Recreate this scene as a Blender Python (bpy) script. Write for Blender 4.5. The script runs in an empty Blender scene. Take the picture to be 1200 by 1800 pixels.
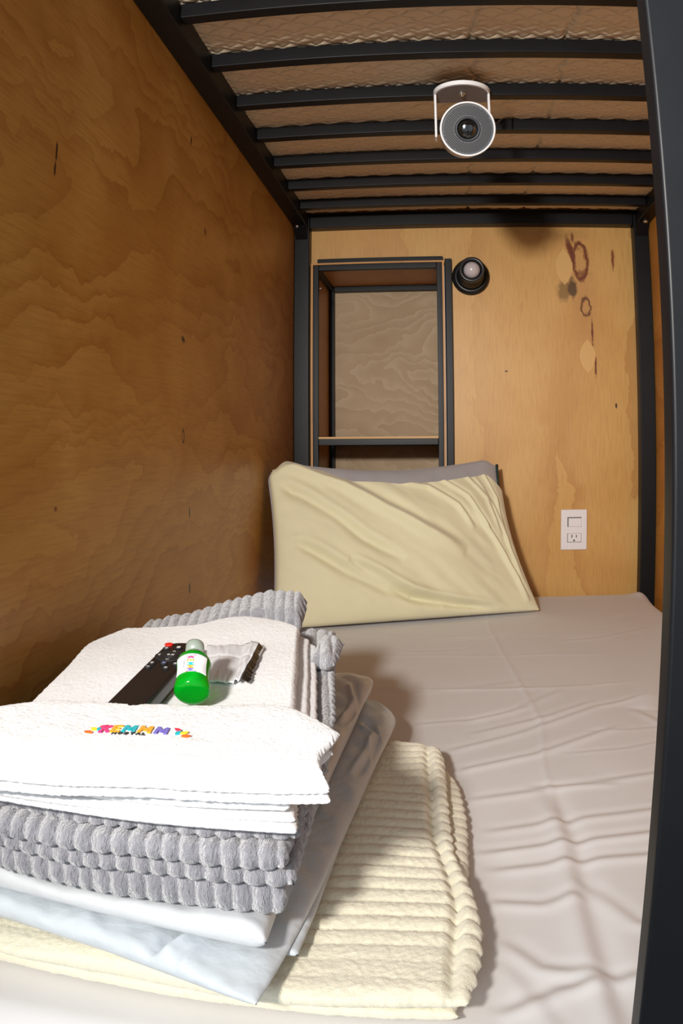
import bpy, math, random
import numpy as np
from mathutils import Matrix, Vector

# ---------------------------------------------------------------- camera, light, exposure
SC = bpy.context.scene
COL = SC.collection
Z0 = 0.965                      # height of the lens above the floor; geometry below is written relative to the lens
PI = math.pi

F_PX, CX, CY, KD = 1389.8, 663.8, 770.6, 1.6713e-7     # lens: focal length (px), optical centre, barrel distortion
cam_d = bpy.data.cameras.new('camera')
cam = bpy.data.objects.new('camera', cam_d)
COL.objects.link(cam)
SC.camera = cam
R = Matrix(((0.99623, 0.00733, 0.08648), (0.08657, -0.01271, -0.99616), (-0.00620, 0.99989, -0.01330)))
cam.matrix_world = Matrix.Translation((0, 0, Z0)) @ R.to_4x4()
cam_d.type = 'PANO'
cam_d.panorama_type = 'FISHEYE_LENS_POLYNOMIAL'
cam_d.sensor_fit = 'VERTICAL'
cam_d.sensor_width, cam_d.sensor_height = 24, 36
cam_d.fisheye_fov = math.radians(175)
cam_d.shift_x = -(CX - 600) / 1200
cam_d.shift_y = (CY - 900) / 1800
cam_d.clip_start = 0.01
_r = np.linspace(0, 1300, 400)
_th = np.arctan(_r * (1 + KD * _r * _r) / F_PX)
_mm = _r * 0.02
_c = np.linalg.lstsq(np.stack([_mm, _mm**2, _mm**3, _mm**4], 1), _th, rcond=None)[0]
cam_d.fisheye_polynomial_k0 = 0
cam_d.fisheye_polynomial_k1, cam_d.fisheye_polynomial_k2, cam_d.fisheye_polynomial_k3, cam_d.fisheye_polynomial_k4 = [-float(v) for v in _c]

SC.view_settings.view_transform = 'Standard'
SC.view_settings.look = 'None'
SC.view_settings.gamma = 1.0
SC.view_settings.use_curve_mapping = False
SC.view_settings.exposure = 0.30
SC.cycles.max_bounces = 8
SC.cycles.diffuse_bounces = 5
SC.cycles.caustics_reflective = False
SC.cycles.use_denoising = True

world = bpy.data.worlds.new('world')
SC.world = world
world.use_nodes = True
wbg = world.node_tree.nodes['Background']
wbg.inputs[0].default_value = (0.80, 0.90, 1.0, 1)
wbg.inputs[1].default_value = 0.5

def area_light(name, loc, target, size, power, color=(1, 1, 1), spread=180):
    d = bpy.data.lights.new(name, 'AREA')
    d.shape = 'DISK'
    d.size = size
    d.energy = power
    d.color = color
    d.spread = math.radians(spread)
    o = bpy.data.objects.new(name, d)
    COL.objects.link(o)
    o.location = (loc[0], loc[1], loc[2] + Z0)
    v = Vector(target) - Vector(loc)
    o.rotation_euler = v.to_track_quat('-Z', 'Y').to_euler()
    return o

area_light('photographer_lamp', (-0.33, -0.45, 0.365), (0.10, 2.0, 0.15), 0.12, 8.6, (1.0, 0.95, 0.88), 98)
area_light('room_light', (-0.7, -2.1, 0.7), (0.0, 1.5, -0.1), 0.9, 18, (0.94, 0.97, 1.0))

# ---------------------------------------------------------------- material helpers
class NT:
    def __init__(s, name):
        s.m = bpy.data.materials.new(name)
        s.m.use_nodes = True
        s.t = s.m.node_tree
        s.b = s.t.nodes['Principled BSDF']
        s.out = s.t.nodes['Material Output']
    def n(s, kind, **kw):
        x = s.t.nodes.new(kind)
        for k, v in kw.items():
            setattr(x, k, v)
        return x
    def l(s, a, b):
        s.t.links.new(a, b)
    def val(s, sock, v):
        if hasattr(v, 'links') or hasattr(v, 'is_linked'):
            s.l(v, sock)
        else:
            sock.default_value = v
    def math(s, op, a, b=0.0, c=None, clamp=False):
        x = s.n('ShaderNodeMath', operation=op, use_clamp=clamp)
        s.val(x.inputs[0], a)
        s.val(x.inputs[1], b)
        if c is not None:
            s.val(x.inputs[2], c)
        return x.outputs[0]
    def vmath(s, op, a, b):
        x = s.n('ShaderNodeVectorMath', operation=op)
        s.val(x.inputs[0], a)
        s.val(x.inputs[1], b)
        return x.outputs[0]
    def mix(s, f, a, b):
        x = s.n('ShaderNodeMix', data_type='RGBA')
        s.val(x.inputs[0], f)
        s.val(x.inputs[6], a)
        s.val(x.inputs[7], b)
        return x.outputs[2]
    def noise(s, vec, scale, detail=3, rough=0.5, dist=0.0):
        x = s.n('ShaderNodeTexNoise')
        s.val(x.inputs['Vector'], vec)
        x.inputs['Scale'].default_value = scale
        x.inputs['Detail'].default_value = detail
        x.inputs['Roughness'].default_value = rough
        x.inputs['Distortion'].default_value = dist
        return x.outputs[0]
    def ramp(s, f, stops, interp='LINEAR'):
        x = s.n('ShaderNodeValToRGB')
        s.val(x.inputs[0], f)
        cr = x.color_ramp
        cr.interpolation = interp
        while len(cr.elements) < len(stops):
            cr.elements.new(0.5)
        for e, (p, c) in zip(cr.elements, stops):
            e.position = p
            e.color = c if len(c) == 4 else (*c, 1)
        return x.outputs[0]
    def geo(s):
        return s.n('ShaderNodeNewGeometry').outputs['Position']
    def obj(s):
        return s.n('ShaderNodeTexCoord').outputs['Object']
    def scale(s, vec, sc):
        return s.vmath('MULTIPLY', vec, sc)
    def bump(s, h, strength, dist, prev=None):
        x = s.n('ShaderNodeBump')
        x.inputs['Strength'].default_value = strength
        x.inputs['Distance'].default_value = dist
        s.val(x.inputs['Height'], h)
        if prev is not None:
            s.l(prev, x.inputs['Normal'])
        s.l(x.outputs[0], s.b.inputs['Normal'])
        return x.outputs[0]

def simple(name, col, rough=0.5, metal=0.0, spec=0.5, **kw):
    q = NT(name)
    q.b.inputs['Base Color'].default_value = (*col, 1)
    q.b.inputs['Roughness'].default_value = rough
    q.b.inputs['Metallic'].default_value = metal
    q.b.inputs['Specular IOR Level'].default_value = spec
    for k, v in kw.items():
        q.b.inputs[k.replace('_', ' ')].default_value = v
    return q.m

def plywood(name, axes, light, mid, dark, bands=9.0, stretch=5.0, marks=(), seed=0.0, rough=0.42, fibre=0.35, scale=2.0):
    """axes = (across, along): which world axes run across and along the grain of a rotary-cut sheet."""
    q = NT(name)
    pos = q.obj()
    sep = q.n('ShaderNodeSeparateXYZ')
    q.l(pos, sep.inputs[0])
    ac, al = sep.outputs[axes[0]], sep.outputs[axes[1]]
    cmb = q.n('ShaderNodeCombineXYZ')
    q.l(q.math('ADD', q.math('MULTIPLY', ac, 1.0), seed), cmb.inputs[0])
    q.l(q.math('DIVIDE', al, stretch), cmb.inputs[1])
    cmb.inputs[2].default_value = seed
    warp = q.noise(pos, 9.0, 3, 0.6)
    vec = q.vmath('ADD', cmb.outputs[0], q.scale(q.n('ShaderNodeCombineXYZ').outputs[0], (0, 0, 0)))
    w2 = q.n('ShaderNodeCombineXYZ')
    q.l(q.math('MULTIPLY', q.math('SUBTRACT', warp, 0.5), 0.11), w2.inputs[0])
    q.l(q.math('MULTIPLY', q.math('SUBTRACT', warp, 0.5), 0.02), w2.inputs[1])
    vec = q.vmath('ADD', cmb.outputs[0], w2.outputs[0])
    n1 = q.noise(vec, scale, 2.0, 0.45)
    cont = q.math('FRACT', q.math('MULTIPLY', n1, bands))
    # growth-ring contour: a slow rise and a sharp fall, as on a peeled sheet
    ring = q.math('POWER', cont, 2.2)
    edge = q.ramp(cont, [(0.0, (1, 1, 1)), (0.06, (0, 0, 0)), (1.0, (0, 0, 0))])
    ring = q.math('SUBTRACT', ring, q.math('MULTIPLY', edge, 0.2), clamp=True)
    amp = q.ramp(q.noise(pos, 3.3, 2, 0.5), [(0.28, (0.16, 0.16, 0.16)), (0.6, (0.60, 0.60, 0.60))])
    ring = q.math('MULTIPLY', ring, amp)
    c3 = q.n('ShaderNodeCombineXYZ')
    q.l(q.math('MULTIPLY', ac, 260.0), c3.inputs[0])
    q.l(q.math('MULTIPLY', al, 14.0), c3.inputs[1])
    fib = q.noise(c3.outputs[0], 1.0, 3, 0.65)
    blot = q.noise(pos, 4.2, 3, 0.55, 0.6)
    base = q.mix(q.ramp(blot, [(0.35, (0, 0, 0)), (0.68, (1, 1, 1))]), (*light, 1), (*mid, 1))
    col = q.mix(ring, base, (*dark, 1))
    f2 = q.math('MULTIPLY', q.ramp(fib, [(0.45, (0, 0, 0)), (0.75, (1, 1, 1))]), fibre)
    col = q.mix(f2, col, (*[v * 0.72 for v in dark], 1))
    # knots, resin streaks, oval patches and a painted-in shadow, each in its own place
    wn = q.noise(pos, 60.0, 2, 0.6)
    for mk in marks:
        a0, b0, ra, rb, rot, c, kind = mk
        da = q.math('SUBTRACT', ac, a0)
        db = q.math('SUBTRACT', al, b0)
        cs, sn = math.cos(rot), math.sin(rot)
        xa = q.math('DIVIDE', q.math('ADD', q.math('MULTIPLY', da, cs), q.math('MULTIPLY', db, sn)), ra)
        xb = q.math('DIVIDE', q.math('SUBTRACT', q.math('MULTIPLY', db, cs), q.math('MULTIPLY', da, sn)), rb)
        if kind == 'boat':      # pointed oval veneer patch
            r_ = q.math('ADD', q.math('ABSOLUTE', xa), q.math('MULTIPLY', xb, xb))
            msk = q.ramp(r_, [(0.0, (1, 1, 1)), (0.93, (1, 1, 1)), (1.0, (0, 0, 0))])
            msk = q.math('MULTIPLY', msk, 0.8)
        else:
            r_ = q.math('SQRT', q.math('ADD', q.math('MULTIPLY', xa, xa), q.math('MULTIPLY', xb, xb)))
            r_ = q.math('ADD', r_, q.math('MULTIPLY', q.math('SUBTRACT', wn, 0.5), 1.0))
            if kind == 'ring':
                msk = q.ramp(q.math('MULTIPLY', r_, 0.5), [(0.30, (0, 0, 0)), (0.44, (1, 1, 1)), (0.5, (1, 1, 1)), (0.62, (0, 0, 0))])
            elif kind == 'soft':
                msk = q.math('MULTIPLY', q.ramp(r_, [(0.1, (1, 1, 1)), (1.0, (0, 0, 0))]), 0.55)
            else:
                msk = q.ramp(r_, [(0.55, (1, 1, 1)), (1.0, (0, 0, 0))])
        col = q.mix(msk, col, (*c, 1))
    q.l(col, q.b.inputs['Base Color'])
    q.b.inputs['Roughness'].default_value = rough
    q.b.inputs['Specular IOR Level'].default_value = 0.4
    q.bump(fib, 0.12, 0.0006)
    return q.m

def cloth(name, col, bumps=((900, 0.4, 0.0006),), rough=0.9, sheen=0.2, var=0.06, spec=0.2, sub=0.0):
    q = NT(name)
    p = q.obj()
    v = q.noise(p, 35.0, 3, 0.6)
    c = q.mix(v, (*[x * (1 - var) for x in col], 1), (*[min(1, x * (1 + var)) for x in col], 1))
    q.l(c, q.b.inputs['Base Color'])
    q.b.inputs['Roughness'].default_value = rough
    q.b.inputs['Specular IOR Level'].default_value = spec
    q.b.inputs['Sheen Weight'].default_value = sheen
    prev = None
    for sc, st, ds in bumps:
        prev = q.bump(q.noise(p, sc, 2, 0.7), st, ds, prev)
    return q.m

LT, MD, DK = (0.68, 0.40, 0.13), (0.62, 0.34, 0.095), (0.44, 0.20, 0.04)
M = {}
KN = (0.05, 0.02, 0.008)
M['ply_left'] = plywood('plywood_left', (2, 1), (0.54, 0.295, 0.072), (0.44, 0.21, 0.038), (0.30, 0.105, 0.010), bands=21, stretch=3.4, seed=3.1, scale=2.6,
    marks=[(Z0 + .184, 1.253, .007, .011, .2, KN, 'k'), (Z0 + .54, 1.26, .010, .005, 0, KN, 'k'), (Z0 + .022, 1.256, .012, .006, 0, KN, 'ring'),
           (Z0 - .106, 1.285, .012, .005, 0, KN, 'k'), (Z0 - .236, 1.276, .013, .006, 0, KN, 'k'), (Z0 + .341, .784, .014, .003, 0, KN, 'k'),
           (Z0 + .318, .783, .010, .003, 0, KN, 'k'), (Z0 - .066, .807, .004, .005, 0, (.2, .06, .02), 'k'), (Z0 + .40, 1.36, .01, .008, 0, (.2, .06, .02), 'k'),
           (Z0 - .02, 1.23, .035, .02, .3, (.55, .29, .08), 'soft')])
RED = (0.17, 0.04, 0.012)
PATCH = (0.74, 0.46, 0.17)
M['ply_back'] = plywood('plywood_back', (0, 2), LT, MD, (0.47, 0.20, 0.05), bands=7, stretch=6.0, seed=1.3, scale=2.8, fibre=0.3,
    marks=[(.405, Z0 + .42, .05, .20, 0, (.50, .25, .09), 'soft'), (.371, Z0 + .575, .011, .055, .25, RED, 'k'), (.398, Z0 + .545, .022, .055, 0, RED, 'ring'), (.378, Z0 + .615, .006, .02, 0, RED, 'k'),
           (.402, Z0 + .505, .03, .010, .1, RED, 'soft'), (.347, Z0 + .452, .027, .036, 0, (.30, .17, .05), 'k'), (.372, Z0 + .462, .017, .036, 0, (.12, .06, .02), 'k'),
           (.410, Z0 + .405, .014, .028, 0, (.15, .05, .015), 'ring'), (.427, Z0 + .335, .004, .05, 0, RED, 'k'), (.434, Z0 + .235, .004, .035, 0, RED, 'k'),
           (.350, Z0 + .525, .026, .055, 0, PATCH, 'boat'), (.411, Z0 + .262, .024, .05, 0, PATCH, 'boat'),
           (.496, Z0 + .545, .006, .035, 0, (.24, .07, .02), 'k'), (.492, Z0 + .119, .004, .011, 0, KN, 'k'), (.174, Z0 + .219, .006, .003, 0, KN, 'k'),
           (.345, Z0 + .62, .09, .03, 0, (.36, .18, .05), 'soft')])  # last mark: projector's shadow below the end rail, painted into the wall colour
M['ply_right'] = plywood('plywood_right', (2, 1), (0.70, 0.33, 0.07), (0.58, 0.24, 0.04), (0.42, 0.15, 0.02), bands=10, stretch=3.0, seed=7.7)
M['ply_niche'] = plywood('plywood_niche', (2, 0), (0.50, 0.36, 0.22), (0.42, 0.29, 0.165), (0.64, 0.50, 0.34), bands=17, stretch=2.6, seed=5.2, fibre=0.1, rough=0.6, scale=4.5)
M['ply_side'] = plywood('plywood_side', (0, 2), (0.58, 0.29, 0.07), (0.50, 0.23, 0.05), (0.38, 0.15, 0.03), bands=7, stretch=4.0, seed=9.2)
M['ply_edge'] = simple('plywood_edge', (0.72, 0.46, 0.22), 0.7)

q = NT('black_steel')
p_ = q.obj()
nn = q.noise(p_, 14.0, 3, 0.6)
q.l(q.mix(nn, (0.004, 0.0043, 0.0052, 1), (0.008, 0.0085, 0.0105, 1)), q.b.inputs['Base Color'])
q.b.inputs['Roughness'].default_value = 0.42
q.b.inputs['Specular IOR Level'].default_value = 0.22
q.bump(q.noise(p_, 300.0, 2, 0.5), 0.08, 0.0004)
M['steel'] = q.m
M['screw'] = simple('bright_bolt', (0.75, 0.74, 0.72), 0.25, 1.0)
M['white_metal'] = simple('white_powder_coat', (0.82, 0.82, 0.84), 0.35)
M['gray_plastic'] = simple('mauve_gray_plastic', (0.16, 0.14, 0.15), 0.55)
M['dark_plastic'] = simple('dark_blue_gray_plastic', (0.042, 0.046, 0.056), 0.45)
M['slot'] = simple('grille_slot', (0.006, 0.006, 0.008), 0.6)
M['lens'] = simple('lens_glass', (0.004, 0.004, 0.003), 0.04, 0.0, 0.9, Coat_Weight=1.0)
M['black_plastic'] = simple('black_plastic', (0.012, 0.013, 0.014), 0.32)
M['bulb'] = simple('frosted_bulb', (0.55, 0.50, 0.52), 0.22)
M['plate'] = simple('white_switch_plastic', (0.86, 0.83, 0.84), 0.35)
M['plate_gap'] = simple('switch_gap', (0.18, 0.16, 0.17), 0.6)
M['outlet_hole'] = simple('outlet_hole', (0.03, 0.025, 0.025), 0.7)
M['floor'] = simple('gray_floor', (0.20, 0.19, 0.18), 0.6)
M['ceiling'] = simple('painted_ceiling', (0.6, 0.6, 0.58), 0.8)

M['sheet'] = cloth('white_sheet', (0.72, 0.705, 0.705), ((1600, 0.12, 0.0003), (14, 0.10, 0.004)), 0.75, 0.15, 0.02)
M['case'] = cloth('cream_pillowcase', (0.74, 0.70, 0.48), ((1400, 0.15, 0.0003), (30, 0.12, 0.003)), 0.7, 0.25, 0.03)
M['pillow_gray'] = cloth('gray_pillow_fabric', (0.42, 0.41, 0.43), ((1200, 0.15, 0.0004), (22, 0.2, 0.004)), 0.75, 0.2, 0.05)
M['piping'] = simple('dark_green_piping', (0.015, 0.035, 0.03), 0.7)
M['cream'] = cloth('cream_plush', (0.82, 0.77, 0.60), ((700, 0.6, 0.0014), (2200, 0.4, 0.0006)), 0.95, 0.5, 0.05)
M['gray_plush'] = cloth('gray_plush', (0.34, 0.335, 0.365), ((130, 0.5, 0.004), (420, 0.8, 0.003), (1300, 0.9, 0.0015)), 0.95, 0.7, 0.30)
q = NT('gray_fur')
p_ = q.obj()
fu = q.noise(q.scale(p_, (1.0, .45, .28)), 520.0, 3, 0.7)
fb = q.noise(p_, 70.0, 3, 0.6)
q.l(q.mix(q.math('ADD', q.math('MULTIPLY', fu, .65), q.math('MULTIPLY', fb, .45), clamp=True), (.09, .088, .105, 1), (.44, .435, .48, 1)), q.b.inputs['Base Color'])
q.b.inputs['Roughness'].default_value = .8
q.b.inputs['Sheen Weight'].default_value = .8
q.b.inputs['Specular IOR Level'].default_value = .15
pb = q.bump(fb, .5, .004)
q.bump(fu, 1.0, .0035, pb)
M['gray_plush'] = q.m
M['terry'] = cloth('white_terry', (0.90, 0.90, 0.91), ((620, 0.6, 0.0012), (1500, 0.7, 0.0010)), 0.95, 0.3, 0.03)
M['hem'] = cloth('white_woven_hem', (0.76, 0.76, 0.77), ((1800, 0.3, 0.0004),), 0.9, 0.2, 0.02)
M['satin'] = cloth('white_satin', (0.60, 0.62, 0.64), ((24, 0.35, 0.008), (70, 0.25, 0.003), (1500, 0.08, 0.0003)), 0.34, 0.1, 0.02, 0.5)
M['satin2'] = cloth('bright_white_satin', (0.58, 0.63, 0.67), ((20, 0.4, 0.010), (80, 0.25, 0.003), (1500, 0.08, 0.0003)), 0.38, 0.1, 0.02, 0.5)

q = NT('quilted_mattress_cover')
sp = q.n('ShaderNodeSeparateXYZ')
q.l(q.obj(), sp.inputs[0])
A = q.math('MULTIPLY', q.math('ADD', q.math('MULTIPLY', sp.outputs[0], 0.62), sp.outputs[1]), PI / 0.036)
B = q.math('MULTIPLY', q.math('SUBTRACT', q.math('MULTIPLY', sp.outputs[0], 0.62), sp.outputs[1]), PI / 0.036)
H = q.math('POWER', q.math('MULTIPLY', q.math('ABSOLUTE', q.math('SINE', A)), q.math('ABSOLUTE', q.math('SINE', B))), 0.45)
q.b.inputs['Base Color'].default_value = (0.80, 0.69, 0.52, 1)
q.b.inputs['Roughness'].default_value = 0.8
q.bump(H, 0.8, 0.005)
M['quilt'] = q.m

# ---------------------------------------------------------------- object helpers
def tagit(o, label=None, cat=None, group=None, kind=None):
    if label: o['label'] = label
    if cat: o['category'] = cat
    if group: o['group'] = group
    if kind: o['kind'] = kind
    return o

def empty(name, loc, label, cat, rot=(0, 0, 0), group=None):
    o = bpy.data.objects.new(name, None)
    COL.objects.link(o)
    o.empty_display_size = 0.05
    o.location = (loc[0], loc[1], loc[2] + Z0)
    o.rotation_euler = rot
    return tagit(o, label, cat, group)

def raw(name, verts, faces, mat, smooth=False):
    me = bpy.data.meshes.new(name)
    me.from_pydata([tuple(map(float, v)) for v in verts], [], [tuple(map(int, f)) for f in faces])
    mats = mat if isinstance(mat, (list, tuple)) else [mat]
    for m_ in mats:
        me.materials.append(M[m_] if isinstance(m_, str) else m_)
    if smooth:
        me.polygons.foreach_set('use_smooth', [True] * len(me.polygons))
    me.update()
    return bpy.data.objects.new(name, me)

def mesh(name, vf, mat, parent=None, local=False, smooth=False, bevel=0.0, seg=2, origin=True):
    """vf = (verts, faces) in lens-relative room coordinates, or in the parent's own frame when local."""
    verts, faces = vf
    V = np.array(verts, float)
    if not local:
        V = V + np.array([0, 0, Z0])
        if parent is not None:
            V = V - np.array(parent.location)
    loc = np.zeros(3)
    if origin:
        loc = np.array([(V[:, 0].min() + V[:, 0].max()) / 2, (V[:, 1].min() + V[:, 1].max()) / 2, V[:, 2].min()])
    o = raw(name, V - loc, faces, mat, smooth)
    COL.objects.link(o)
    o.location = loc
    if parent is not None:
        o.parent = parent
    if bevel > 0:
        b = o.modifiers.new('bevel', 'BEVEL')
        b.width = bevel
        b.segments = seg
        b.limit_method = 'ANGLE'
        b.angle_limit = math.radians(40)
        b.harden_normals = False
        for p in o.data.polygons:
            p.use_smooth = True
        o.modifiers.new('wn', 'WEIGHTED_NORMAL').keep_sharp = True
    return o

def sub(name, vf, mat, part, **kw):
    """sub-part: child of a part (its parent keeps an unrotated frame)."""
    verts, faces = vf
    V = np.array(verts, float) + np.array([0, 0, Z0]) - np.array(part.location)
    if part.parent is not None:
        V = V - np.array(part.parent.location)
    return mesh(name, (V, faces), mat, part, local=True, **kw)

def join(*vfs):
    V, F, n = [], [], 0
    for v, f in vfs:
        v = [tuple(x) for x in v]
        V += v
        F += [tuple(i + n for i in g) for g in f]
        n += len(v)
    return V, F

def box(x0, x1, y0, y1, z0, z1):
    v = [(x0, y0, z0), (x1, y0, z0), (x1, y1, z0), (x0, y1, z0), (x0, y0, z1), (x1, y0, z1), (x1, y1, z1), (x0, y1, z1)]
    return v, [(0, 3, 2, 1), (4, 5, 6, 7), (0, 1, 5, 4), (1, 2, 6, 5), (2, 3, 7, 6), (3, 0, 4, 7)]

def lathe(prof, n=48, axis='z', closed=False):
    """prof: list of (radius, height); revolves about the z axis, then turns the axis."""
    V, F = [], []
    for r, h in prof:
        for i in range(n):
            a = 2 * PI * i / n
            V.append((r * math.cos(a), r * math.sin(a), h))
    m_ = len(prof)
    for j in range(m_ - 1):
        for i in range(n):
            k = (i + 1) % n
            F.append((j * n + i, j * n + k, (j + 1) * n + k, (j + 1) * n + i))
    if prof[0][0] > 1e-6: F.append(tuple(range(n - 1, -1, -1)))
    if prof[-1][0] > 1e-6: F.append(tuple((m_ - 1) * n + i for i in range(n)))
    if axis == '-y': V = [(x, -z, y) for x, y, z in V]
    return V, F

def move(vf, d):
    return [(x + d[0], y + d[1], z + d[2]) for x, y, z in vf[0]], vf[1]

def xf(vf, mat4):
    return [tuple(mat4 @ Vector(v)) for v in vf[0]], vf[1]

def tube(pts, r, n=8):
    pts = [Vector(p) for p in pts]
    V, F = [], []
    up = Vector((0, 0, 1))
    for i, p in enumerate(pts):
        t = (pts[min(i + 1, len(pts) - 1)] - pts[max(i - 1, 0)]).normalized()
        a = t.cross(up)
        if a.length < 1e-3: a = t.cross(Vector((1, 0, 0)))
        a.normalize()
        b = t.cross(a)
        for k in range(n):
            w = 2 * PI * k / n
            V.append(tuple(p + (a * math.cos(w) + b * math.sin(w)) * r))
    for i in range(len(pts) - 1):
        for k in range(n):
            l = (k + 1) % n
            F.append((i * n + k, i * n + l, (i + 1) * n + l, (i + 1) * n + k))
    F.append(tuple(range(n - 1, -1, -1)))
    F.append(tuple((len(pts) - 1) * n + k for k in range(n)))
    return V, F

def vnoise(x, y, seed=0):
    """smooth value noise in [-1, 1]"""
    x = np.asarray(x, float); y = np.asarray(y, float)
    xi, yi = np.floor(x), np.floor(y)
    fx, fy = x - xi, y - yi
    fx = fx * fx * (3 - 2 * fx); fy = fy * fy * (3 - 2 * fy)
    def h(a, b):
        s = np.sin(a * 127.1 + b * 311.7 + seed * 74.7) * 43758.5453
        return (s - np.floor(s)) * 2 - 1
    return (h(xi, yi) * (1 - fx) + h(xi + 1, yi) * fx) * (1 - fy) + (h(xi, yi + 1) * (1 - fx) + h(xi + 1, yi + 1) * fx) * fy

def fbm(x, y, seed=0, o=3):
    s, a = 0, 1.0
    for i in range(o):
        s = s + a * vnoise(x * 2**i, y * 2**i, seed + i * 13); a *= 0.5
    return s

def dist_poly(X, Y, pts):
    """distance to a polyline and the sign of the side; also the position along it (0..1)"""
    D = np.full(np.shape(X), 1e9); S = np.zeros(np.shape(X)); T = np.zeros(np.shape(X))
    n = len(pts) - 1
    for i in range(n):
        ax, ay = pts[i]; bx, by = pts[i + 1]
        dx, dy = bx - ax, by - ay
        L2 = dx * dx + dy * dy
        t = np.clip(((X - ax) * dx + (Y - ay) * dy) / L2, 0, 1)
        px, py = ax + t * dx, ay + t * dy
        d = np.hypot(X - px, Y - py)
        m_ = d < D
        D = np.where(m_, d, D)
        S = np.where(m_, np.sign((X - ax) * dy - (Y - ay) * dx), S)
        T = np.where(m_, (i + t) / n, T)
    return D, S, T

def fold(X, Y, pts, w, amp, kind='ridge'):
    D, S, T = dist_poly(X, Y, pts)
    taper = np.clip(np.sin(PI * np.clip(T, 0.0, 1.0)) * 2.2, 0, 1) ** 0.7
    q = D / w
    if kind == 'ridge': return amp * taper * np.exp(-q * q)
    if kind == 'step': return amp * taper * S * q * np.exp(-q * q) * 2.3
    if kind == 'sharp': return amp * taper * np.exp(-q)

def poly_at(pts, t):
    pts = np.array(pts, float)
    seg = np.hypot(*(pts[1:] - pts[:-1]).T)
    s = np.concatenate([[0], np.cumsum(seg)]) / seg.sum()
    return np.stack([np.interp(t, s, pts[:, 0]), np.interp(t, s, pts[:, 1])], -1)

def smooth_poly(pts, n=40, it=3):
    P_ = poly_at(pts, np.linspace(0, 1, n))
    for _ in range(it):
        P_[1:-1] = (P_[:-2] + 2 * P_[1:-1] + P_[2:]) / 4
    return P_

def spaced(n, k=0.6):
    t = np.linspace(0, 1, n)
    return t - k / (2 * PI) * np.sin(2 * PI * t)

def slab(front, back, left, right, zbot, ztop, nu=120, nv=120, r=0.012, rib=None, off=None, out=None, kn=0.6):
    """closed cloth slab with rounded edges between four plan curves; zbot/ztop are functions of (x, y).
    off(x, y, u, v, side) lifts the surface, out(x, y, u, v) pushes the rim outwards."""
    us, vs = spaced(nu, kn), spaced(nv, kn)
    U, V = np.meshgrid(us, vs, indexing='ij')
    f, b = poly_at(front, us), poly_at(back, us)
    l, r_ = poly_at(left, vs), poly_at(right, vs)
    c00, c10, c01, c11 = np.array(front[0], float), np.array(front[-1], float), np.array(back[0], float), np.array(back[-1], float)
    U3, V3 = U[..., None], V[..., None]
    P_ = (1 - V3) * f[:, None] + V3 * b[:, None] + (1 - U3) * l[None] + U3 * r_[None] - ((1 - U3) * (1 - V3) * c00 + U3 * (1 - V3) * c10 + (1 - U3) * V3 * c01 + U3 * V3 * c11)
    X, Y = P_[..., 0], P_[..., 1]
    W = max(0.02, float(np.hypot(*(c10 - c00)))); H_ = max(0.02, float(np.hypot(*(c01 - c00))))
    rr = r if isinstance(r, (list, tuple)) else (r, r, r, r)     # left, right, front, back
    a = np.clip(1 - U * W / rr[0], 0, 1) ** 2 + np.clip(1 - (1 - U) * W / rr[1], 0, 1) ** 2
    c = np.clip(1 - V * H_ / rr[2], 0, 1) ** 2 + np.clip(1 - (1 - V) * H_ / rr[3], 0, 1) ** 2
    h = np.sqrt(np.clip(1 - np.clip(a, 0, 1), 0, 1) * np.clip(1 - np.clip(c, 0, 1), 0, 1))
    zt, zb = ztop(X, Y), zbot(X, Y)
    mid, half = (zt + zb) / 2, (zt - zb) / 2
    if out is not None:
        ox, oy = out(X, Y, U, V)
        X = X + ox * (1 - h); Y = Y + oy * (1 - h)
    Zt, Zb = mid + half * h, mid - half * h
    if off is not None:
        Zt = Zt + off(X, Y, U, V, 1) * h; Zb = Zb - off(X, Y, U, V, -1) * h
    top = np.stack([X, Y, Zt], -1).reshape(-1, 3)
    bot = np.stack([X, Y, Zb], -1).reshape(-1, 3)
    idx = np.arange(nu * nv).reshape(nu, nv)
    bidx = idx + nu * nv
    bidx[0, :] = idx[0, :]; bidx[-1, :] = idx[-1, :]; bidx[:, 0] = idx[:, 0]; bidx[:, -1] = idx[:, -1]
    F = np.concatenate([np.stack([idx[:-1, :-1], idx[1:, :-1], idx[1:, 1:], idx[:-1, 1:]], -1).reshape(-1, 4),
                        np.stack([bidx[:-1, :-1], bidx[:-1, 1:], bidx[1:, 1:], bidx[1:, :-1]], -1).reshape(-1, 4)])
    return np.concatenate([top, bot]), F

def joinn(*vfs):
    V, F, n = [], [], 0
    for v, f in vfs:
        V.append(v); F.append(f + n); n += len(v)
    return np.concatenate(V), np.concatenate(F)

def structure(name, vf, mat, bevel=0.0):
    o = mesh(name, vf, mat, bevel=bevel)
    o['kind'] = 'structure'
    return o

# ---------------------------------------------------------------- the setting
XL, XR, YB = -0.4335, 0.600, 2.255

def world_origin(o):
    """keep the texture frame of a panel in room coordinates"""
    l = Vector(o.location)
    for v in o.data.vertices: v.co += l
    o.location = (0, 0, 0)
    return o

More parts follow.
